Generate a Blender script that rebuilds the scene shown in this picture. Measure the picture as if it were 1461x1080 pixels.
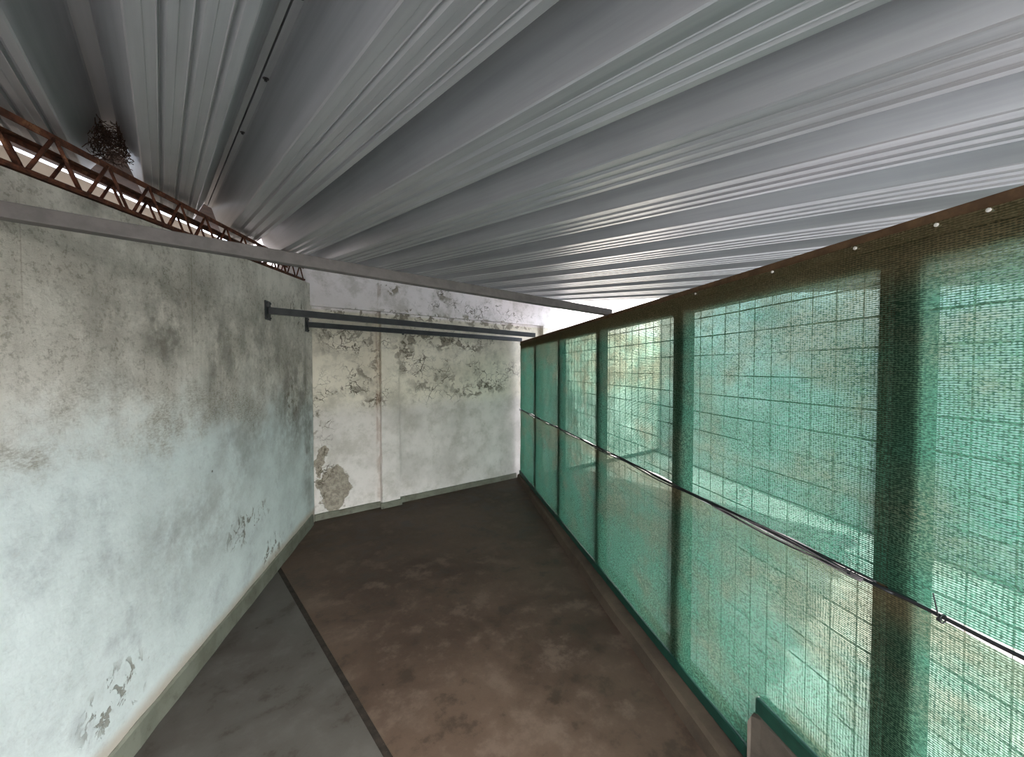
import bpy, bmesh, math, random
from mathutils import Vector, Matrix
random.seed(7)
for o in list(bpy.data.objects): bpy.data.objects.remove(o)
sc = bpy.context.scene
COL = sc.collection
R = math.radians

# ------------------------------------------------------------------ camera
cam = bpy.data.objects.new('camera', bpy.data.cameras.new('camera'))
COL.objects.link(cam)
cam.data.sensor_fit = 'HORIZONTAL'; cam.data.sensor_width = 36.0
cam.data.lens = 36.0 * 560.0 / 1461.0
cam.data.clip_start = 0.02; cam.data.clip_end = 200
cam.location = (0, 0, 1.6)
cam.rotation_euler = (R(90) - math.atan(15 / 560.0), 0, 0)
sc.camera = cam

# ------------------------------------------------------------------ light
world = bpy.data.worlds.new('world'); sc.world = world; world.use_nodes = True
wn = world.node_tree.nodes; wl = world.node_tree.links
bg = wn['Background']
sky = wn.new('ShaderNodeTexSky'); sky.sky_type = 'NISHITA'; sky.sun_disc = False
sky.sun_elevation = R(48); sky.sun_rotation = R(150); sky.dust_density = 3.0; sky.air_density = 1.0
hsv = wn.new('ShaderNodeHueSaturation'); hsv.inputs['Saturation'].default_value = 0.45
wl.new(sky.outputs[0], hsv.inputs['Color']); wl.new(hsv.outputs[0], bg.inputs[0])
bg.inputs[1].default_value = 0.40
sun = bpy.data.objects.new('sun', bpy.data.lights.new('sun', 'SUN')); COL.objects.link(sun)
sun.data.energy = 4.0; sun.data.angle = R(1.0); sun.data.color = (1.0, 0.96, 0.92)
# light comes from behind and to the right of the camera
az, el = R(165), R(62)
tosun = Vector((math.sin(az) * math.cos(el), math.cos(az) * math.cos(el), math.sin(el)))
sun.rotation_euler = (-tosun).to_track_quat('-Z', 'Y').to_euler()
vs = sc.view_settings
vs.view_transform = 'Standard'; vs.look = 'None'; vs.gamma = 1.0; vs.use_curve_mapping = False
vs.exposure = 1.86

# ------------------------------------------------------------------ frames of the place
# F: x along the fence and the left wall (going away), y = -n (to the left), z up
A = R(-11.0)
dF = Vector((math.sin(A), math.cos(A), 0)); nF = Vector((dF.y, -dF.x, 0))
ROT_F = math.atan2(dF.y, dF.x)
# W: x along the back wall (to the right), y away
wW = Vector((2.126, 1.635, 0)).normalized(); nW = Vector((-wW.y, wW.x, 0))
ROT_W = math.atan2(wW.y, wW.x)
DW = Vector((0.0667, 5.705, 0)).dot(nW)
# Q: x across the roof ribs, y along them (uphill)
G = R(-41.7)
gQ = Vector((math.sin(G), math.cos(G), 0)); pQ = Vector((gQ.y, -gQ.x, 0))
ROT_Q = math.atan2(pQ.y, pQ.x)
SLOPE = 0.093
DL = 1.246          # left wall face
DFN = 1.20          # fence plane

def MF(): return Matrix.Rotation(ROT_F, 4, 'Z')
def MW(): return Matrix.Rotation(ROT_W, 4, 'Z')
def MQ(): return Matrix.Rotation(ROT_Q, 4, 'Z')
def F(s, n, z): return Vector((s, -n, z))          # frame F point from (along, right, up)

# ------------------------------------------------------------------ mesh helpers
def box(bm, lo, hi, bev=0.0, mi=0):
    lo = Vector(lo); hi = Vector(hi)
    a = Vector((min(lo.x, hi.x), min(lo.y, hi.y), min(lo.z, hi.z)))
    b = Vector((max(lo.x, hi.x), max(lo.y, hi.y), max(lo.z, hi.z)))
    m = Matrix.Translation((a + b) / 2) @ Matrix.Diagonal((b.x - a.x, b.y - a.y, b.z - a.z, 1))
    r = bmesh.ops.create_cube(bm, size=1.0, matrix=m)
    vs_ = r['verts']
    fs = list({f for v in vs_ for f in v.link_faces})
    for f in fs: f.material_index = mi
    if bev > 0:
        es = list({e for v in vs_ for e in v.link_edges})
        bmesh.ops.bevel(bm, geom=es, offset=bev, segments=2, profile=0.6, affect='EDGES')
    return vs_

def bar(bm, p, q, w, h, up=Vector((0, 0, 1)), bev=0.0, mi=0):
    """rectangular bar from p to q, w wide, h tall"""
    p = Vector(p); q = Vector(q); d = q - p; L = d.length; d.normalize()
    y = up.cross(d).normalized(); z = d.cross(y)
    m = Matrix((( d.x, y.x, z.x, 0), (d.y, y.y, z.y, 0), (d.z, y.z, z.z, 0), (0, 0, 0, 1)))
    m = Matrix.Translation((p + q) / 2) @ m @ Matrix.Diagonal((L, w, h, 1))
    r = bmesh.ops.create_cube(bm, size=1.0, matrix=m)
    if bev > 0:
        es = list({e for v in r['verts'] for e in v.link_edges})
        bmesh.ops.bevel(bm, geom=es, offset=bev, segments=2, profile=0.6, affect='EDGES')

def tube(bm, pts, rad, seg=6, cap=True):
    pts = [Vector(p) for p in pts]
    rings = []
    for i, p in enumerate(pts):
        t = (pts[min(i + 1, len(pts) - 1)] - pts[max(i - 1, 0)]).normalized()
        u = t.cross(Vector((0, 0, 1)))
        if u.length < 1e-3: u = t.cross(Vector((1, 0, 0)))
        u.normalize(); v = t.cross(u)
        rr = rad[i] if isinstance(rad, (list, tuple)) else rad
        rings.append([bm.verts.new(p + (u * math.cos(k * 2 * math.pi / seg) + v * math.sin(k * 2 * math.pi / seg)) * rr) for k in range(seg)])
    for a, b in zip(rings, rings[1:]):
        for k in range(seg):
            f = bm.faces.new((a[k], a[(k + 1) % seg], b[(k + 1) % seg], b[k])); f.smooth = seg > 4
    if cap:
        bm.faces.new(rings[0][::-1]); bm.faces.new(rings[-1])

def prism(bm, prof, axis_pts, mi=0):
    """extrude a list of rings given directly (list of lists of Vectors)"""
    rings = [[bm.verts.new(v) for v in ring] for ring in axis_pts]
    n = len(rings[0])
    for a, b in zip(rings, rings[1:]):
        for k in range(n):
            bm.faces.new((a[k], a[(k + 1) % n], b[(k + 1) % n], b[k])).material_index = mi
    bm.faces.new(rings[0][::-1]).material_index = mi; bm.faces.new(rings[-1]).material_index = mi

def link(name, bm, mats, mat_world=Matrix.Identity(4), parent=None, base=None):
    """one mesh object; vertices are given in the frame mat_world; base moves its origin"""
    bmesh.ops.recalc_face_normals(bm, faces=bm.faces)
    if base is not None:
        bmesh.ops.translate(bm, verts=bm.verts, vec=-Vector(base))
    me = bpy.data.meshes.new(name); bm.to_mesh(me); bm.free()
    for m in (mats if isinstance(mats, (list, tuple)) else [mats]): me.materials.append(m)
    o = bpy.data.objects.new(name, me); COL.objects.link(o)
    if parent is not None: o.parent = parent
    else: o.matrix_world = mat_world @ Matrix.Translation(Vector(base) if base is not None else Vector())
    return o

def thing(name, label, cat, mat_world, base, group=None):
    o = bpy.data.objects.new(name, None); COL.objects.link(o); o.empty_display_size = 0.1
    o.matrix_world = mat_world @ Matrix.Translation(Vector(base))
    tag(o, label, cat, group); return o

def tag(o, label, cat, group=None):
    o['label'] = label; o['category'] = cat
    if group: o['group'] = group
    return o

def struct(o, label=None, cat=None):
    o['kind'] = 'structure'
    if label: o['label'] = label
    if cat: o['category'] = cat
    return o

# ------------------------------------------------------------------ material helpers
class NT:
    def __init__(s, name):
        s.m = bpy.data.materials.new(name); s.m.use_nodes = True
        s.t = s.m.node_tree; s.n = s.t.nodes; s.l = s.t.links
        s.b = s.n['Principled BSDF']; s.out = s.n['Material Output']
        s.co = s.n.new('ShaderNodeTexCoord').outputs['Object']
    def link(s, a, b): s.l.new(a, b)
    def val(s, x, sock):
        if isinstance(x, (int, float)): sock.default_value = x
        elif isinstance(x, tuple): sock.default_value = x if len(x) == 4 or sock.type == 'VECTOR' else (*x, 1)
        else: s.l.new(x, sock)
    def math(s, op, a, b=0.0, c=None, clamp=False):
        n = s.n.new('ShaderNodeMath'); n.operation = op; n.use_clamp = clamp
        s.val(a, n.inputs[0]); s.val(b, n.inputs[1])
        if c is not None: s.val(c, n.inputs[2])
        return n.outputs[0]
    def map(s, scale=(1, 1, 1), loc=(0, 0, 0), vec=None):
        n = s.n.new('ShaderNodeMapping'); n.inputs['Scale'].default_value = scale; n.inputs['Location'].default_value = loc
        s.l.new(vec or s.co, n.inputs['Vector']); return n.outputs[0]
    def noise(s, sc_, det=6.0, rough=0.6, vec=None, dist=0.0):
        n = s.n.new('ShaderNodeTexNoise'); n.inputs['Scale'].default_value = sc_
        n.inputs['Detail'].default_value = det; n.inputs['Roughness'].default_value = rough; n.inputs['Distortion'].default_value = dist
        s.l.new(vec or s.co, n.inputs['Vector']); return n.outputs[0]
    def voro(s, sc_, vec=None, feat='DISTANCE_TO_EDGE'):
        n = s.n.new('ShaderNodeTexVoronoi'); n.feature = feat; n.inputs['Scale'].default_value = sc_
        s.l.new(vec or s.co, n.inputs['Vector']); return n.outputs[0]
    def ramp(s, x, lo, hi, a=0.0, b=1.0):
        n = s.n.new('ShaderNodeMapRange'); n.interpolation_type = 'SMOOTHSTEP'
        s.val(x, n.inputs[0]); n.inputs[1].default_value = lo; n.inputs[2].default_value = hi
        n.inputs[3].default_value = a; n.inputs[4].default_value = b; return n.outputs[0]
    def mix(s, f, a, b):
        n = s.n.new('ShaderNodeMix'); n.data_type = 'RGBA'
        s.val(f, n.inputs[0]); s.val(a, n.inputs[6]); s.val(b, n.inputs[7]); return n.outputs[2]
    def sep(s, vec=None):
        n = s.n.new('ShaderNodeSeparateXYZ'); s.l.new(vec or s.co, n.inputs[0]); return n.outputs
    def warp(s, sc_, amt, vec=None):
        n = s.n.new('ShaderNodeTexNoise'); n.inputs['Scale'].default_value = sc_; n.inputs['Detail'].default_value = 4
        s.l.new(vec or s.co, n.inputs['Vector'])
        a = s.n.new('ShaderNodeVectorMath'); a.operation = 'SUBTRACT'; s.l.new(n.outputs['Color'], a.inputs[0]); a.inputs[1].default_value = (.5, .5, .5)
        b = s.n.new('ShaderNodeVectorMath'); b.operation = 'SCALE'; s.l.new(a.outputs[0], b.inputs[0]); b.inputs['Scale'].default_value = amt
        c = s.n.new('ShaderNodeVectorMath'); c.operation = 'ADD'; s.l.new(vec or s.co, c.inputs[0]); s.l.new(b.outputs[0], c.inputs[1])
        return c.outputs[0]
    def ell(s, xyz, cx, cz, rx, rz, soft=0.6):
        """soft elliptical spot in the wall plane: 1 inside, 0 outside"""
        dx = s.math('MULTIPLY', s.math('SUBTRACT', xyz[0], cx), 1.0 / rx)
        dz = s.math('MULTIPLY', s.math('SUBTRACT', xyz[2], cz), 1.0 / rz)
        d = s.math('SQRT', s.math('ADD', s.math('MULTIPLY', dx, dx), s.math('MULTIPLY', dz, dz)))
        return s.ramp(d, 1.0 - soft * .5, 1.0 + soft * .5, 1.0, 0.0)
    def bump(s, h, strength=0.3, dist=0.01):
        n = s.n.new('ShaderNodeBump'); n.inputs['Strength'].default_value = strength; n.inputs['Distance'].default_value = dist
        s.l.new(h, n.inputs['Height']); s.l.new(n.outputs[0], s.b.inputs['Normal']); return n
    def fin(s, col, rough=0.6, metal=0.0, spec=None):
        s.val(col, s.b.inputs['Base Color']); s.val(rough, s.b.inputs['Roughness']); s.val(metal, s.b.inputs['Metallic'])
        if spec is not None: s.b.inputs['Specular IOR Level'].default_value = spec
        return s.m

def srgb(r, g, b):
    f = lambda c: ((c / 255) / 12.92) if c / 255 <= .04045 else (((c / 255) + .055) / 1.055) ** 2.4
    return (f(r), f(g), f(b), 1)

def m_left_wall():
    t = NT('stained_plaster')
    xyz = t.sep()
    wv = t.warp(2.2, 0.5)
    big = t.noise(0.9, 8, .62, wv)
    mid = t.noise(3.2, 8, .65)
    fine = t.noise(45, 6, .7)
    drip = t.noise(1.0, 6, .6, t.map((5.0, 1, .35)))
    zz = t.math('ADD', xyz[2], t.math('ADD', t.math('MULTIPLY', t.math('SUBTRACT', big, .5), .9), t.math('MULTIPLY', t.math('SUBTRACT', mid, .5), .5)))
    upper = t.ramp(zz, 1.08, 1.56)
    low = t.mix(t.ramp(mid, .35, .7), srgb(218, 227, 226), srgb(200, 209, 208))
    low = t.mix(t.math('MULTIPLY', t.ramp(t.noise(5, 9, .72), .5, .72), .6), low, srgb(176, 182, 184))
    up = t.mix(t.ramp(mid, .35, .68), srgb(230, 224, 215), srgb(196, 190, 180))
    up = t.mix(t.math('MULTIPLY', t.ramp(drip, .5, .72), .6), up, srgb(160, 155, 144))
    col = t.mix(upper, low, up)
    # rough scoured band where two coats of paint meet
    band = t.math('MULTIPLY', t.ramp(zz, 1.18, 1.3), t.ramp(zz, 1.42, 1.56, 1.0, 0.0))
    band = t.math('MULTIPLY', band, t.ramp(t.noise(60, 6, .75, t.map((1, 1, 2.5))), .42, .58))
    col = t.mix(t.math('MULTIPLY', t.math('MULTIPLY', band, t.ramp(mid, .38, .6)), .55), col, srgb(140, 134, 118))
    stuc = t.ramp(t.noise(55, 5, .7), .36, .5, 1, 0)
    col = t.mix(t.math('MULTIPLY', t.math('MULTIPLY', stuc, t.math('ADD', .12, t.math('MULTIPLY', upper, .5))), t.ramp(mid, .3, .62)), col, srgb(134, 128, 114))
    # damp stain spots
    wx = t.sep(t.warp(5, .28))
    dk = None
    for (cx, cz, rx, rz, k) in [(2.15, 1.80, .22, .16, .6), (3.9, 1.35, .5, .5, .55), (3.2, 1.75, .5, .3, .45), (2.6, 1.65, .15, .35, .5), (1.75, 2.26, .2, .09, .7), (4.2, 1.0, .16, .8, .5), (2.95, 1.15, .35, .25, .35), (1.9, 1.9, .3, .3, .35), (2.5, 2.0, .3, .2, .3), (2.4, .75, .5, .25, .3)]:
        e = t.math('MULTIPLY', t.ell(wx, cx, cz, rx, rz, 1.4), min(1.0, k * 1.45))
        dk = e if dk is None else t.math('MAXIMUM', dk, e)
    dk = t.math('MULTIPLY', dk, t.ramp(t.noise(6, 8, .7), .3, .65))
    col = t.mix(dk, col, srgb(116, 112, 103))
    # chips and scratches
    ch = None
    wz = t.sep(t.warp(18, .08))
    for (cx, cz, rx, rz) in [(3.75, 1.33, .16, .2), (1.80, .30, .16, .11), (3.95, 2.1, .22, .14), (3.3, .2, .18, .1), (2.95, .55, .3, .1)]:
        e = t.ell(wz, cx, cz, rx, rz, .8); ch = e if ch is None else t.math('MAXIMUM', ch, e)
    sv = t.noise(16, 6, .65, t.map((1, 1, .8)), .6)
    chip = t.math('MULTIPLY', ch, t.ramp(sv, .545, .57))
    col = t.mix(t.math('MULTIPLY', chip, .75), col, srgb(112, 106, 92))
    # small pin marks and thin drip lines
    spot = t.math('MULTIPLY', t.ramp(t.voro(2.2, None, 'F1'), .012, .022, 1, 0), .8)
    col = t.mix(spot, col, srgb(70, 62, 52))
    # brownish dirt at the foot
    foot = t.math('MULTIPLY', t.ramp(t.math('ADD', xyz[2], t.math('MULTIPLY', mid, .12)), .17, .25, 1, 0), .65)
    col = t.mix(foot, col, srgb(168, 146, 122))
    # thin dark vertical runs of dirty water
    run = t.math('MULTIPLY', t.ramp(t.noise(1, 4, .5, t.map((26, 1, .25))), .66, .74), t.ramp(xyz[2], 1.3, 2.1))
    col = t.mix(t.math('MULTIPLY', run, .5), col, srgb(120, 104, 84))
    h = t.math('ADD', t.math('MULTIPLY', t.noise(70, 8, .75), t.math('ADD', .25, t.math('MULTIPLY', upper, .6))), t.math('MULTIPLY', t.noise(9, 5, .5), .8))
    h = t.math('SUBTRACT', h, t.math('MULTIPLY', chip, .8))
    t.bump(h, .8, .012)
    return t.fin(col, .85, 0, .2)

def m_back_wall():
    t = NT('peeling_plaster')
    xyz = t.sep()
    mid = t.noise(2.6, 8, .62); fine = t.noise(9, 8, .7)
    up = t.mix(t.ramp(mid, .35, .7), srgb(232, 226, 212), srgb(212, 206, 191))
    low = t.mix(t.ramp(mid, .35, .7), srgb(218, 213, 208), srgb(190, 186, 180))
    zz = t.math('ADD', xyz[2], t.math('MULTIPLY', t.math('SUBTRACT', fine, .5), .22))
    col = t.mix(t.ramp(zz, 1.05, 1.3), low, up)
    top = t.mix(t.ramp(mid, .3, .7), srgb(246, 240, 242), srgb(236, 230, 231))  # upper wall painted whiter, for the light striking it over the fence
    col = t.mix(t.ramp(xyz[2], 2.19, 2.23), col, top)
    col = t.mix(t.math('MULTIPLY', t.ramp(fine, .52, .74), .4), col, srgb(150, 150, 138))
    mot = t.math('MULTIPLY', t.ramp(t.noise(3.6, 9, .72), .47, .66), .5)
    col = t.mix(mot, col, srgb(164, 160, 148))
    # bare cement where paint has come away
    wz = t.sep(t.warp(9, .22)); wb = t.sep(t.warp(4.5, .3))
    solid = None
    for (cx, cz, rx, rz) in [(1.05, .29, .16, .24), (.90, .62, .06, .15), (.93, .36, .06, .10)]:
        e = t.ell(wz, cx, cz, rx, rz, .10); solid = e if solid is None else t.math('MAXIMUM', solid, e)
    part = None
    for (cx, cz, rx, rz, k) in [(2.2, 1.95, .45, .07, 1), (2.6, 1.89, .4, .06, 1), (1.85, 1.75, .16, .18, .9), (2.9, 1.33, .45, .09, .95), (2.25, 1.42, .35, .10, .75),
                             (1.38, 1.52, .14, .06, .9), (1.2, 1.34, .22, .05, .85), (1.44, 1.22, .09, .06, .95), (1.2, 1.97, .3, .07, .8), (1.47, 1.75, .05, .3, .8), (2.0, 2.2, .5, .05, 1), (3.1, 2.19, .9, .05, .9), (1.25, 2.2, .3, .05, .9), (.86, 1.1, .05, .25, .9),
                             (1.62, 2.50, .13, .07, .95), (2.35, 2.5, .10, .06, .9)]:
        e = t.math('MULTIPLY', t.ell(wb, cx, cz, rx, rz, .9), k); part = e if part is None else t.math('MAXIMUM', part, e)
    pv = t.noise(11, 7, .6, None, .5)
    peel = t.math('MULTIPLY', part, t.ramp(pv, .50, .535))
    peel = t.math('MAXIMUM', peel, solid)
    cement = t.mix(t.ramp(t.noise(30, 6, .7), .35, .65), srgb(164, 156, 142), srgb(128, 121, 110))
    # crazed cracks with lifted edges
    crk = None
    for (cx, cz, rx, rz) in [(2.75, 1.5, .8, .24), (1.95, 1.8, .2, .3), (2.3, 1.3, .35, .14), (1.3, 1.95, .4, .2), (1.35, 1.4, .3, .25), (.95, 1.15, .1, .35), (2.3, 2.47, .12, .1), (2.5, 1.95, .7, .12), (2.9, 2.36, .8, .1), (.9, .5, .12, .3)]:
        e = t.ell(wb, cx, cz, rx, rz, .9); crk = e if crk is None else t.math('MAXIMUM', crk, e)
    cv = t.math('MINIMUM', t.voro(9, t.warp(5, .35)), t.voro(4.5, t.warp(7, .3)))
    crack = t.math('MULTIPLY', t.math('MULTIPLY', crk, t.ramp(cv, .012, .03, 1, 0)), t.ramp(t.noise(5, 4, .6), .42, .56))
    col = t.mix(peel, col, cement)
    col = t.mix(t.math('MULTIPLY', crack, .85), col, srgb(84, 76, 62))
    rust = t.math('MULTIPLY', t.ramp(t.math('ABSOLUTE', t.math('SUBTRACT', xyz[0], 1.515)), .012, .03, 1, 0), t.ramp(t.noise(14, 5, .6, t.map((1, 1, .4))), .4, .6))  # brownish shadow at the sunk panel's right edge, painted as a strip
    col = t.mix(t.math('MULTIPLY', rust, .4), col, srgb(134, 104, 78))
    edge = t.math('MULTIPLY', t.ramp(t.math('ABSOLUTE', t.math('SUBTRACT', xyz[0], 1.748)), .003, .008, 1, 0), t.ramp(xyz[2], 2.2, 2.24, 1, 0))  # dark line painted on the pilaster's right edge in place of shading
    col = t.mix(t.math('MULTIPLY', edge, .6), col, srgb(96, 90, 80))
    h = t.math('ADD', t.math('MULTIPLY', t.noise(60, 8, .7), .3), t.math('MULTIPLY', t.noise(7, 4, .5), .8))
    h = t.math('SUBTRACT', h, t.math('ADD', t.math('MULTIPLY', peel, .9), t.math('MULTIPLY', crack, .8)))
    t.bump(h, .5, .012)
    return t.fin(col, .85, 0, .2)

def m_floor(name, a, b, c):
    t = NT(name)
    n1 = t.noise(1.1, 9, .62, t.warp(2, .4)); n2 = t.noise(4.5, 8, .7); n3 = t.noise(40, 6, .7)
    col = t.mix(t.ramp(n1, .34, .66), a, b)
    col = t.mix(t.math('MULTIPLY', t.ramp(n2, .48, .66), .75), col, c)
    col = t.mix(t.math('MULTIPLY', t.ramp(n2, .36, .48, 1, 0), .7), col, srgb(44, 36, 29))
    col = t.mix(t.math('MULTIPLY', t.ramp(t.voro(3.3, None, 'F1'), .02, .035, 1, 0), .7), col, srgb(40, 34, 28))
    h = t.math('ADD', t.math('MULTIPLY', n3, .25), n2)
    t.bump(h, .25, .008)
    return t.fin(col, t.ramp(n2, .3, .7, .55, .85), 0, .3)

def m_metal(name, base, alt, rust=None, rust_amt=.55, rough=.5, scale=14, spec=.4):
    t = NT(name)
    n = t.noise(scale, 7, .65); n2 = t.noise(scale * 3.2, 6, .7)
    col = t.mix(t.ramp(n, .35, .65), base, alt)
    if rust: col = t.mix(t.ramp(t.noise(scale * .55, 8, .7), rust_amt, rust_amt + .1), col, rust)
    t.bump(n2, .2, .003)
    return t.fin(col, rough, 0, spec)

def m_roof():
    t = NT('galvanised_roof_sheet')
    streak = t.noise(1, 6, .6, t.map((24, .8, 24)))
    n = t.noise(2.0, 7, .6)
    col = t.mix(t.ramp(streak, .3, .7), srgb(164, 167, 172), srgb(148, 151, 156))
    col = t.mix(t.math('MULTIPLY', t.ramp(n, .45, .75), .35), col, srgb(132, 136, 142))
    t.bump(t.noise(30, 4, .5, t.map((1, .1, 1))), .05, .002)
    return t.fin(col, .36, .35, .5)

def m_net():
    t = NT('knitted_green_shade_net')
    xyz = t.sep()
    # knitted rows and the chain stitches that tie them
    rows = t.math('SINE', t.math('ADD', t.math('MULTIPLY', xyz[2], 2 * math.pi / .0056), t.math('MULTIPLY', t.noise(14, 3, .5), 6)))
    cols = t.math('SINE', t.math('ADD', t.math('MULTIPLY', xyz[0], 2 * math.pi / .0085), t.math('MULTIPLY', t.noise(9, 3, .5), 8)))
    grain = t.noise(190, 3, .6, t.map((.6, 1, 1)))
    blot = t.noise(2.4, 6, .62, t.map((1, 1, 2.2)))
    w = t.math('ADD', t.math('MULTIPLY', rows, .40), t.math('MULTIPLY', cols, .18))
    w = t.math('ADD', w, t.math('MULTIPLY', t.math('SUBTRACT', grain, .5), 1.6))
    w = t.math('ADD', w, t.math('MULTIPLY', t.math('SUBTRACT', blot, .5), .9))
    hole = t.ramp(w, -.05, .35)                                   # 1 where light slips through between the tapes
    colr = t.mix(t.ramp(t.noise(3, 6, .6), .4, .7), srgb(84, 146, 122), srgb(102, 144, 118))
    dust_shade = t.math('MULTIPLY', t.ramp(t.math('ADD', t.ramp(xyz[2], .35, .95, 0, .2), t.noise(2.0, 7, .65, t.map((1, 1, 1.6), (3, 0, 1)))), .48, .7), .6)  # patchy dust, plus brown shade painted in stronger towards the top
    colr = t.mix(dust_shade, colr, srgb(140, 128, 108))
    colr = t.mix(t.ramp(t.noise(230, 2, .6, t.map((.5, 1, 1.3))), .42, .58), srgb(48, 84, 68), colr)
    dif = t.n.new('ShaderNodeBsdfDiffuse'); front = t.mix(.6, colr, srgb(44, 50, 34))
    hem_shade = t.math('MULTIPLY', t.ramp(xyz[2], .74, .88), t.ramp(t.noise(7, 6, .6), .2, .5, .5, .9))  # brown tone painted where rail and hem block light from behind
    t.l.new(t.mix(hem_shade, front, srgb(116, 102, 76)), dif.inputs[0])
    trl = t.n.new('ShaderNodeBsdfTranslucent'); t.l.new(t.mix(.04, colr, srgb(150, 226, 190)), trl.inputs[0])
    lw = t.n.new('ShaderNodeLayerWeight'); lw.inputs['Blend'].default_value = .5
    # the knitted tapes have depth, so a slanting ray finds fewer open holes
    open_ = t.ramp(lw.outputs['Facing'], .25, .85, 1.0, .12)
    hole = t.math('MULTIPLY', hole, open_)
    trp = t.n.new('ShaderNodeBsdfTransparent'); t.l.new(t.mix(t.math('MULTIPLY', dust_shade, .9), srgb(196, 243, 228), srgb(206, 186, 158)), trp.inputs[0])
    m1 = t.n.new('ShaderNodeMixShader'); m1.inputs[0].default_value = .45
    t.l.new(dif.outputs[0], m1.inputs[1]); t.l.new(trl.outputs[0], m1.inputs[2])
    m2 = t.n.new('ShaderNodeMixShader'); t.l.new(t.math('ADD', .02, t.math('MULTIPLY', hole, .6)), m2.inputs[0])
    t.l.new(m1.outputs[0], m2.inputs[1]); t.l.new(trp.outputs[0], m2.inputs[2])
    t.l.new(m2.outputs[0], t.out.inputs[0])
    t.n.remove(t.b)
    return t.m

def m_concrete(name, a, b, sc_=3.0):
    t = NT(name)
    col = t.mix(t.ramp(t.noise(sc_, 8, .65), .35, .68), a, b)
    col = t.mix(t.math('MULTIPLY', t.ramp(t.noise(sc_ * 4, 7, .7), .55, .7), .4), col, srgb(74, 68, 58))
    t.bump(t.noise(40, 7, .7), .35, .008)
    return t.fin(col, .85, 0, .2)

M_LW = m_left_wall(); M_BW = m_back_wall()
M_FL = m_floor('brown_concrete', srgb(76, 62, 51), srgb(58, 45, 36), srgb(90, 77, 66))
M_FG = m_floor('grey_concrete', srgb(70, 68, 63), srgb(62, 57, 52), srgb(78, 76, 71))
M_DIRT = m_concrete('joint_dirt', srgb(46, 40, 34), srgb(30, 26, 22), 20)
M_ROOF = m_roof()
M_RUST = m_metal('rusty_steel', srgb(102, 62, 45), srgb(66, 42, 33), srgb(128, 88, 64), .55, .8, 30, .2)
M_RUSTB = m_metal('brown_rust_angle', srgb(100, 78, 56), srgb(80, 60, 44), srgb(72, 66, 56), .6, .75, 22, .2)
M_BEAM = m_metal('grey_primer_steel', srgb(94, 90, 89), srgb(80, 77, 76), srgb(126, 90, 74), .68, .55, 16)
M_DARK = m_metal('dark_grey_steel', srgb(60, 62, 64), srgb(48, 50, 53), None, .6, .5, 9)
M_GREEN = m_metal('dark_green_paint', srgb(24, 66, 53), srgb(18, 54, 44), srgb(44, 50, 42), .66, .5, 12)
M_WIRE = m_metal('galvanised_wire', srgb(150, 150, 146), srgb(112, 110, 104), srgb(104, 84, 66), .58, .5, 40)
M_NET = m_net()
M_CABLE = m_metal('black_rubber', srgb(34, 34, 36), srgb(26, 26, 28), None, .6, .5, 30)
M_GREYC = m_metal('grey_cable', srgb(112, 104, 106), srgb(92, 86, 88), None, .6, .6, 30)
M_CURB = m_concrete('kerb_concrete', srgb(82, 71, 59), srgb(64, 55, 46))
M_BLOCK = m_concrete('block_concrete', srgb(98, 90, 80), srgb(82, 75, 67))
M_SKIRT = m_concrete('grey_skirting_render', srgb(118, 120, 108), srgb(98, 98, 86), 4)
M_OUT = m_concrete('sunlit_paving', srgb(152, 148, 147), srgb(132, 128, 127), 1.2)
M_NEIGH = m_concrete('beige_render', srgb(150, 136, 122), srgb(128, 114, 100), 1.5)
M_YARD = m_concrete('pale_yard_wall', srgb(206, 212, 214), srgb(178, 184, 184), 1.2)
M_OLD = m_metal('old_brown_sheet', srgb(70, 54, 46), srgb(52, 42, 37), None, .6, .8, 12, .15)
M_SCREW = m_metal('screw_steel', srgb(40, 40, 42), srgb(30, 30, 32), None, .6, .4, 40)
M_WHITE = m_metal('pale_zinc', srgb(214, 212, 206), srgb(190, 188, 182), None, .6, .4, 40)

# ------------------------------------------------------------------ the setting
def roof_z(p, q): return 2.212 + SLOPE * q

# floor: two cast slabs with an open joint between them
bm = bmesh.new()
J = .667
box(bm, (-4.6, -1.3, -.08), (J - .016, 4.9, 0), mi=1)
box(bm, (J + .016, -1.3, -.08), (5.2, 4.9, 0), mi=0)
box(bm, (J - .03, -1.3, -.078), (J + .03, 4.9, -.005), mi=2)
_m = MQ().inverted()
bmesh.ops.bisect_plane(bm, geom=bm.verts[:] + bm.edges[:] + bm.faces[:], plane_co=_m @ (nF * 1.16), plane_no=_m @ nF, clear_outer=True)
struct(link('floor', bm, [M_FL, M_FG, M_DIRT], MQ()))
# open ground around the lean-to
bm = bmesh.new()
box(bm, (-30, -30, -.4), (30, 30, -.09))
struct(link('ground', bm, M_OUT))

# left wall: sloping head under the truss
def wall_head(s): return 1.6 + .460 + .092 * s
bm = bmesh.new()
ss = [-1.2 + i * (5.56 / 24) for i in range(25)]
rings = []
for s in ss:
    zt = wall_head(s)
    rings.append([F(s, -DL, 0), F(s, -DL, zt), F(s, -DL - .2, zt), F(s, -DL - .2, 0)])
prism(bm, None, rings)
struct(link('wall_left', bm, M_LW, MF()))

# back wall with two sunk panels, a pilaster between them
bm = bmesh.new()
fr = DW - .07
box(bm, (.3, DW, 0), (7.6, DW + .2, 2.95))
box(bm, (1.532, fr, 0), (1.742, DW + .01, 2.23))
box(bm, (.3, fr, 2.235), (7.6, DW + .01, 2.95))
box(bm, (3.985, fr, 0), (7.6, DW + .01, 2.235))
struct(link('wall_back', bm, M_BW, MW()))

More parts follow.
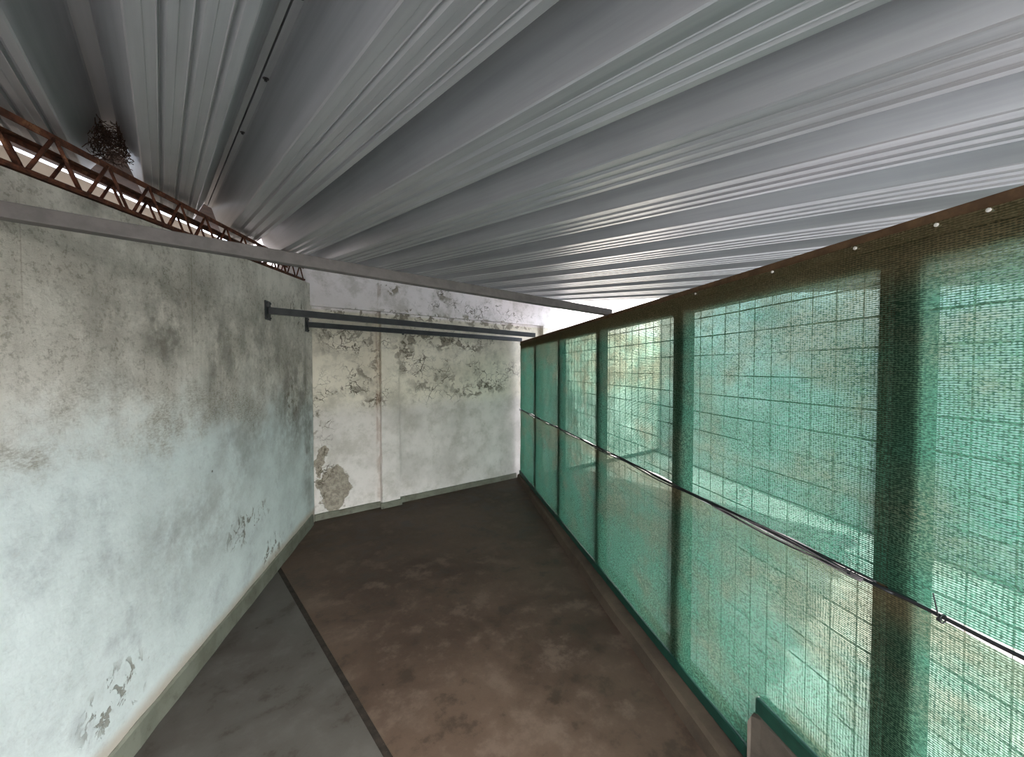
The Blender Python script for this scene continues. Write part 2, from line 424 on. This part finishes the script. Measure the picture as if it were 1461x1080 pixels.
# skirtings
bm = bmesh.new()
rings = []
for i in range(49):
    s = -1.2 + i * (5.48 / 48)
    j = random.uniform(-.004, .004)
    rings.append([F(s, -DL - .01, 0), F(s, -DL + .016 + j, 0), F(s, -DL + .012 + j, .098 + j), F(s, -DL + .004, .108 + j * 1.4), F(s, -DL - .01, .108)])
prism(bm, None, rings)
struct(link('baseboard_left', bm, M_SKIRT, MF()))
bm = bmesh.new()
for a, b, y in ((.82, 1.532, DW), (1.515, 1.76, fr), (1.742, 3.52, DW)):
    rings = []
    n = max(3, int((b - a) / .12))
    for i in range(n + 1):
        x = a + (b - a) * i / n; j = random.uniform(-.003, .003)
        rings.append([Vector((x, y + .005, 0)), Vector((x, y - .018 + j, 0)), Vector((x, y - .014 + j, .062 + j)), Vector((x, y + .005, .07 + j))])
    prism(bm, None, rings)
struct(link('baseboard_back', bm, M_SKIRT, MW()))

# kerb under the fence, and the higher block near the camera
bm = bmesh.new()
rings = []
for i in range(41):
    s = -1.0 + i * (6.5 / 40); j = random.uniform(-.004, .004)
    nf = 1.088 + max(0, (s - 2.4)) * .016
    rings.append([F(s, nf + j, 0), F(s, nf + .012 + j, .062 + j), F(s, nf + .03, .074), F(s, 1.30, .079), F(s, 1.30, -.089)])
prism(bm, None, rings)
struct(link('trim_1', bm, M_CURB, MF()), 'low brown concrete kerb along the foot of the net fence', 'kerb')
bm = bmesh.new()
rings = []
prof = [(1.268, .0), (1.262, .01), (1.22, .012), (.9, .0), (.5, .0), (0, 0), (-1, 0)]
for s, j in prof:
    top = .305 if s < 1.23 else (.285 if s < 1.265 else .262)
    rings.append([F(s, 1.165 + j, .077), F(s, 1.165 + j, top - .012), F(s, 1.177 + j, top), F(s, 1.29, top), F(s, 1.29, .077)])
prism(bm, None, rings)
struct(link('trim_2', bm, M_BLOCK, MF()), 'raised grey concrete block on the kerb at lower right', 'block')

# neighbour's wall seen through the truss
bm = bmesh.new()
rings = []
for s in (-.5, 1.0, 2.5, 4.2, 5.5):
    zt = 1.6 + (.522 + .092 * s) * 2.6 / DL
    rings.append([F(s * 2.087, -2.6, -.09), F(s * 2.087, -2.6, zt), F(s * 2.087, -2.8, zt), F(s * 2.087, -2.8, -.09)])
prism(bm, None, rings)
struct(link('wall_outer', bm, M_NEIGH, MF()))
# sheet roof added over the gap behind the truss, shading the neighbour's wall
bm = bmesh.new()
rings = []
for s in (-.6, 1.0, 2.5, 4.0, 5.4):
    k = 2.7 / DL
    z0 = 1.6 + (.572 + .092 * s) * k
    rings.append([F(s * k, -1.66, z0), F(s * k, -2.95, z0 + .02), F(s * k, -2.95, z0 + .05), F(s * k, -1.66, z0 + .03)])
prism(bm, None, rings)
struct(link('roof_shade', bm, M_OLD, MF()))

# pale yard wall beyond the net fence, dimly seen through it
bm = bmesh.new()
box(bm, F(-4, 4.4, -.09), F(7.5, 4.6, 2.64), .01)
struct(link('wall_yard', bm, M_YARD, MF()))

# ceiling: trapezoidal metal sheets, seen from below
PITCH = .389; P0 = -.045; PANW = .197; EH = .165
bm = bmesh.new()
prof = []
for k in range(-13, 15):
    b = P0 + k * PITCH
    prof += [(b, .0)]
    for c in (.056, .112, .168):
        prof += [(b + c - .030, 0), (b + c - .028, .0022), (b + c - .009, .0022), (b + c - .007, 0), (b + c - .006, .0), (b + c - .003, .0105), (b + c - .001, .0105), (b + c + .009, 0.0)]
    c = b + PANW + .096                                            # middle of the raised crest
    prof += [(b + PANW, 0), (b + PANW + .004, .004), (c - .026, EH - .005), (c - .021, EH)]
    if k == 0:      # side lap of two sheets: the free edges leave a thin open seam
        prof += [(c - .0035, EH), (c - .003, EH + .02), (c + .0005, EH + .02), (c + .001, EH - .002)]
    prof += [(c + .021, EH), (c + .026, EH - .005), (b + PITCH - .004, .004)]
Q0, Q1 = -.5, 5.2
qs = [Q0 + (Q1 - Q0) * i / 4 for i in range(5)]
rows = [[bm.verts.new((p, q, z)) for (p, z) in prof] for q in qs]
for a, b in zip(rows, rows[1:]):
    for i in range(len(prof) - 1):
        bm.faces.new((a[i], a[i + 1], b[i + 1], b[i]))
MR = Matrix.Translation((0, 0, 2.212)) @ MQ() @ Matrix.Rotation(math.atan(SLOPE), 4, 'X')
inv = MR.inverted()
def cut(co, no):
    lco = inv @ Vector(co); lno = (inv.to_3x3() @ Vector(no)).normalized()
    geom = bm.verts[:] + bm.edges[:] + bm.faces[:]
    bmesh.ops.bisect_plane(bm, geom=geom, plane_co=lco, plane_no=lno, clear_outer=True)
cut(-nF * 1.50, -nF)
cut(nW * (fr - .004), nW)
cut(pQ * 4.6, pQ)
ceil = link('ceiling', bm, M_ROOF, MR)
sol = ceil.modifiers.new('thickness', 'SOLIDIFY'); sol.thickness = .0012; sol.offset = 1
struct(ceil)
for i, q in enumerate([.27, .66, 1.05, 1.48, 1.96]):
    bm = bmesh.new()
    pc = P0 + PANW + .108
    tube(bm, [(pc, q, EH + .001), (pc, q, EH - .003)], .009, 10)
    tube(bm, [(pc, q, EH - .002), (pc, q, EH - .010)], .0045, 6)
    o = link('screw', bm, M_SCREW, MR); o.parent = ceil; o.matrix_parent_inverse = MR.inverted()

# ------------------------------------------------------------------ rusty truss on the left wall
def tz(s): return 1.6 + .660 + .0797 * s
def bz(s): return 1.6 + .478 + .092 * s
base = F(2.5, -DL - .1, 1.6 + .478 + .092 * 2.5)
truss = thing('roof_truss', 'rust brown lattice steel truss lying along the sloping top of the left wall', 'truss', MF(), base)
S0, S1 = .62, 4.20
NB = 16
for (nn, nm) in ((-DL - .022, 'f'), (-DL - .165, 'r')):
    bm = bmesh.new()                                   # angle iron top chord
    sgn = -1 if nm == 'f' else 1
    bar(bm, F(S0, nn, tz(S0) - .011), F(S1, nn, tz(S1) - .011), .004, .024, bev=.001)
    bar(bm, F(S0, nn + sgn * .014, tz(S0) - .003), F(S1, nn + sgn * .014, tz(S1) - .003), .030, .004, bev=.001)
    link('top_chord', bm, M_RUST, parent=truss, base=base)
    bm = bmesh.new()
    bar(bm, F(S0, nn, bz(S0) - .004), F(S1, nn, bz(S1) - .004), .024, .007, bev=.001)
    tube(bm, [F(S0, nn + .010, bz(S0) + .004), F(S1, nn + .010, bz(S1) + .004)], .006, 6)
    link('bottom_chord', bm, M_RUST, parent=truss, base=base)
    st = (S1 - S0) / NB
    for k in range(NB):
        a = S0 + k * st; m_ = a + st * .5; b = a + st
        off = st * .5 if nm == 'r' else 0
        for (x0, z0, x1, z1) in ((a + .012, bz(a) + .003, m_ - .004, tz(m_) - .012), (m_ + .004, tz(m_) - .012, b - .012, bz(b) + .003)):
            bm = bmesh.new()
            tube(bm, [F(x0, nn, z0), F(x1, nn, z1)], .0062, 6)
            link('web_bar', bm, M_RUST, parent=truss, base=base)
for k in range(0, NB + 1, 2):
    s = S0 + .02 + k * (S1 - S0 - .04) / NB
    bm = bmesh.new()
    tube(bm, [F(s, -DL - .02, bz(s) + .002), F(s, -DL - .168, bz(s) + .002)], .005, 6)
    link('cross_tie', bm, M_RUST, parent=truss, base=base)

# ------------------------------------------------------------------ beams across the passage
def cross_beam(name, label, a, b, w, h, mat, plate=None, group=None):
    a = Vector(a); b = Vector(b)
    t = thing(name, label, 'beam', Matrix.Identity(4), a, group)
    bm = bmesh.new(); bar(bm, a, b, w, h, bev=.003)
    link('tube', bm, mat, parent=t, base=a)
    if plate:
        bm = bmesh.new()
        m = MF()
        q = m.inverted() @ a
        box(bm, (q.x - plate / 2, q.y - .004, q.z - plate * .75), (q.x + plate / 2, q.y + .004, q.z + plate * .75), .001)
        for v in bm.verts: v.co = m @ v.co
        link('wall_plate', bm, mat, parent=t, base=a)
        for dz in (-.055, .055):
            for dx in (-.03, .03):
                bm = bmesh.new()
                c = m @ Vector((q.x + dx, q.y - .004, q.z + dz)); c2 = m @ Vector((q.x + dx, q.y - .013, q.z + dz))
                tube(bm, [c, c2], .006, 6)
                link('bolt', bm, mat, parent=t, base=a)
    return t
wl_pt = lambda s, z, off=0.0: (dF * s - nF * (DL - off)) + Vector((0, 0, z))
fn_pt = lambda s, z, n=DFN: (dF * s + nF * n) + Vector((0, 0, z))
# long grey beam over the camera's side, left end in the left wall outside the frame
e0 = Vector((-1.397, 1.083, 2.03)); e1 = Vector((.695, 2.80, 1.992))
dirb = (e1 - e0).normalized()
g0 = e0 - dirb * ((DL + (e0.dot(nF))) / dirb.dot(nF))
cross_beam('steel_beam', 'long grey steel tube beam with rust flecks crossing just under the roof, nearest of the three', g0 + dirb * .003, e1, .045, .045, M_BEAM)
cross_beam('steel_bar', 'dark grey square bar from wall plate on left wall to fence, middle of three', wl_pt(3.27, 2.033, .005), fn_pt(4.735, 2.006), .05, .05, M_DARK, .095)
t3 = cross_beam('steel_bar', 'dark grey square bar closest to the back wall, running from left wall to fence end', wl_pt(4.185, 2.027, .005), fn_pt(5.50, 2.003), .05, .05, M_DARK, .095)
bm = bmesh.new()
pm = wl_pt(4.185, 2.027).lerp(fn_pt(5.50, 2.003), .36)
tube(bm, [pm + Vector((0, 0, -.02)), pm + Vector((0, 0, -.038))], .012, 8)
link('stub', bm, M_DARK, parent=t3, base=wl_pt(4.185, 2.027, .005))

# ------------------------------------------------------------------ fence
POST = [-.12, .832, 1.785, 2.770, 3.725, 4.67, 5.50]     # far edge of each post, along the fence
fb = F(2.7, DFN, .08)
fence = thing('mesh_fence', 'dark green steel fence of posts and welded wire mesh on the kerb, behind green net', 'fence', MF(), fb)
def fpart(name, bm, mat, label=None):
    o = link(name, bm, mat, parent=fence, base=fb)
    if label: o['label'] = label
    return o
for i, b in enumerate(POST):
    bm = bmesh.new()
    zb = .366 if b < 1.2 else .13
    wdt = .066 if b < 5.4 else .05
    box(bm, F(b - wdt, 1.195, zb - .05), F(b, 1.245, 1.90), .003)
    fpart('post', bm, M_GREEN)
    if b < 5.4:
        bm = bmesh.new()
        box(bm, F(b + .010, 1.20, zb), F(b + .014, 1.235, 1.88))
        box(bm, F(b + .012, 1.20, zb), F(b + .040, 1.204, 1.88))
        fpart('panel_frame', bm, M_RUSTB, 'brown rusted angle iron beside a post')
bm = bmesh.new()
box(bm, F(-1.0, 1.196, 1.868), F(5.50, 1.236, 1.9715), .002)
fpart('top_rail', bm, M_GREEN)
bm = bmesh.new()
box(bm, F(-1.0, 1.188, 1.9425), F(5.50, 1.194, 1.976), .0015)
box(bm, F(-1.0, 1.188, 1.9725), F(5.50, 1.226, 1.976), .001)
fpart('edge_angle', bm, M_RUSTB, 'brown rusted angle iron along the fence top')
bm = bmesh.new()
box(bm, F(1.262, 1.175, .078), F(5.50, 1.215, .128), .003)
fpart('bottom_rail', bm, M_GREEN)
bm = bmesh.new()
box(bm, F(-1.0, 1.172, .308), F(1.24, 1.215, .364), .003)
fpart('bottom_rail', bm, M_GREEN)
for i in range(len(POST) - 1):
    a, b = POST[i] + .015, POST[i + 1] - .066
    zb = .366 if POST[i + 1] < 1.2 else .128
    bm = bmesh.new()
    n = int(round((b - a) / .082))
    for k in range(1, n):
        s = a + (b - a) * k / n
        z0 = .366 if s < 1.24 else .128
        tube(bm, [F(s, 1.2185, z0), F(s, 1.2185, 1.90)], .0021, 4, False)
    nz = 20
    for k in range(nz + 1):
        z = .17 + k * .0875
        s0 = a
        if z < .37:
            if b < 1.2: continue
            s0 = max(a, 1.25)
        tube(bm, [F(s0, 1.214, z), F((s0 + b) / 2, 1.214, z - .002), F(b, 1.214, z)], .0021, 4, False)
    fpart('wire_mesh', bm, M_WIRE)

# ------------------------------------------------------------------ shade nets (upper and lower)
def wob(s, z, k): return .004 * math.sin(s * 5.1 + z * 2.3 + k) + .003 * math.sin(s * 13.0 - z * 6.0 + 2 * k) + .0015 * math.sin(s * 31 + z * 17)
def slit_hi(s):       # lower edge of the upper net
    v = 1.0145 + .004 * math.sin(s * 7.3) + .003 * math.sin(s * 17 + 1)
    if s < .72: v += .010 * math.sin(max(0, min(1, (.72 - s) / .3)) * math.pi / 2)
    if s > 4.5: v += .012 * max(0, math.sin((s - 4.5) * 7.5))
    return v
def slit_lo(s):       # upper edge of the lower net
    v = 1.0015 + .002 * math.sin(s * 6.1 + 2) + .003 * math.sin(s * 15)
    if s < .72: v -= .032 * min(1, (.72 - s) / .35)
    if s > 4.5: v -= .016 * max(0, math.sin((s - 4.5) * 7.5))
    return v
def net_mesh(zlo, zhi, seed, s0=-1.0, s1=5.47, ns=260, nz=24):
    bm = bmesh.new(); grid = []
    for i in range(ns + 1):
        s = s0 + (s1 - s0) * i / ns
        a, b = zlo(s), zhi(s)
        grid.append([bm.verts.new(F(s, 1.1855 + min(.0045, max(-.005, wob(s, a + (b - a) * j / nz, seed) * (.4 + .6 * math.sin(math.pi * j / nz)))), a + (b - a) * j / nz)) for j in range(nz + 1)])
    for i in range(ns):
        for j in range(nz):
            f = bm.faces.new((grid[i][j], grid[i + 1][j], grid[i + 1][j + 1], grid[i][j + 1])); f.smooth = True
    return bm
nb = F(2.7, 1.1855, 1.02)
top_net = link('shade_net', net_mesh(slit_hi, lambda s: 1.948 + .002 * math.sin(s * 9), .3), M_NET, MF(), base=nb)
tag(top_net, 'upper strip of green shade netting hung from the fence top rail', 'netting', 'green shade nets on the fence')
bm = bmesh.new()
ns = 120; grid = []
for i in range(ns + 1):
    s = -1.0 + 6.46 * i / ns
    grid.append([bm.verts.new(F(s, 1.1765 + .001 * math.sin(s * 23), z)) for z in (1.917 + .002 * math.sin(s * 9), 1.935, 1.9485 + .002 * math.sin(s * 9))])
for i in range(ns):
    for j in range(2): bm.faces.new((grid[i][j], grid[i + 1][j], grid[i + 1][j + 1], grid[i][j + 1]))
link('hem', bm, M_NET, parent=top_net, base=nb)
nb2 = F(2.7, 1.1855, .13)
def low_edge(s): return .131
bm = net_mesh(lambda s: .131 if s > 1.262 else .367, slit_lo, 1.7)
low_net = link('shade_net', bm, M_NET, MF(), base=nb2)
tag(low_net, 'lower strip of green shade netting between the black cables and the kerb', 'netting', 'green shade nets on the fence')

# ------------------------------------------------------------------ cables along the slit, and cable ties
def cable(name, label, fz, n, r, mat, s0=-1.0, s1=5.46, steps=160, group='cables along the net slit'):
    pts = []
    for i in range(steps + 1):
        s = s0 + (s1 - s0) * i / steps
        dz, dn = fz(s); pts.append(F(s, n + dn, dz))
    b0 = pts[0]
    bm = bmesh.new(); tube(bm, pts, r, 6)
    return tag(link(name, bm, mat, MF(), base=b0), label, 'cable', group)
cable('cable', 'main black cable running the whole length of the slit between the two green nets', lambda s: (1.012 + .003 * math.sin(s * 6.4) + .002 * math.sin(s * 19), .001 * math.sin(s * 11)), 1.1745, .0046, M_CABLE)
cable('cable', 'thinner black wire swinging just below the main cable in the net slit', lambda s: (1.006 + .0055 * math.sin(s * 8.7 + .6), .001 * math.sin(s * 9 + 1)), 1.1660, .0032, M_CABLE, .80)
cable('cable', 'slim black wire lying on top of the main cable in the net slit', lambda s: (1.0205 + .003 * math.sin(s * 5.2 + 2.0), 0), 1.1680, .0030, M_CABLE, .84)
for k, zz in enumerate((.006, .014, -.003)):
    cable('cable', ['topmost grey loose strand of wire left of the big fence post', 'uppermost of the grey wires fanning out left of the big fence post', 'lowest grey loose strand of wire left of the big fence post'][k],
          lambda s, zz=zz: (1.010 + zz * math.sin(math.pi * (s - .86) / .62) + .002 * math.sin(s * 14 + zz * 300), 0), 1.164 - .004 * k, .0018, M_GREYC, .87, 1.47, 40)
def tie(s, n, z, label, tail):
    bm = bmesh.new()
    pts = [F(s, n + .010 * math.cos(a), z + .010 * math.sin(a)) for a in [i * math.pi / 7 for i in range(15)]]
    tube(bm, pts, .0018, 5)
    box(bm, F(s - .004, n - .015, z - .003), F(s + .004, n - .008, z + .004), .001)
    t = link('cable_tie', bm, M_CABLE, MF(), base=F(s, n, z)); tag(t, label, 'cable tie', 'black cable ties')
    bm = bmesh.new(); tube(bm, [F(s + a * .01, n - .012 - .004 * a, z + tail * a) for a in (0, .35, .7, 1)], .0016, 5)
    link('tail', bm, M_CABLE, parent=t, base=F(s, n, z))
tie(.70, 1.172, 1.008, 'black cable tie with long upright tail right of the big fence post', .058)
tie(.905, 1.172, 1.010, 'black cable tie with short stub left of the big fence post', .020)
tie(2.60, 1.172, 1.012, 'small black cable tie on the slit near the third post', .016)

# pale clips that hold the net along the top rail
for s, lab in ((.645, 'pale clip on fence top rail nearest the camera at the right edge'), (.735, 'pale clip on fence top rail just right of the big post'), (.92, 'pale clip on fence top rail above the left edge of the big post'), (1.20, 'pale clip on the fence top rail in the widest net bay'), (1.62, 'pale clip on fence top rail just before the second post')):
    bm = bmesh.new()
    tube(bm, [F(s, 1.189, 1.941), F(s, 1.171, 1.941)], .0035, 7)
    tube(bm, [F(s, 1.1745, 1.941), F(s, 1.1725, 1.941)], .0048, 8)
    tag(link('net_clip', bm, M_WHITE, MF(), base=F(s, 1.1885, 1.941)), lab, 'clip', 'net clips along the top rail')

# dark dry clump of twigs stuffed in the end of a roof rib above the truss
bm = bmesh.new()
rng = random.Random(3)
pm_ = P0 - PITCH + PANW + .096
def on_wall_line(p, n):                 # q along the rib where the rib meets the line n
    c = pQ * p
    return (-n - c.dot(nF)) / gQ.dot(nF)
q0 = on_wall_line(pm_, DL + .03)
for k in range(420):
    a = Vector((pm_ + rng.uniform(-.055, .055), q0 + rng.uniform(-.07, .13), .052 + rng.uniform(-.03, .085)))
    lim = .080 - .42 * max(0, a.z)
    a.x = pm_ + max(-lim, min(lim, a.x - pm_))
    d = Vector((rng.gauss(0, 1), rng.gauss(0, 1.4), rng.gauss(0, .7))).normalized() * rng.uniform(.02, .05)
    e = a + d
    e.z = max(.012, min(.142, e.z)); lim = .082 - .42 * e.z
    e.x = pm_ + max(-lim, min(lim, e.x - pm_))
    tube(bm, [a, (a + e) / 2 + Vector((0, 0, rng.uniform(-.004, .004))), e], .0014, 4, False)
nest = link('twig_nest', bm, M_OLD, MR, base=(pm_, q0, .05))
tag(nest, 'dark clump of dry twigs wedged in a roof rib above the rusty truss', 'nest'); nest['kind'] = 'stuff'
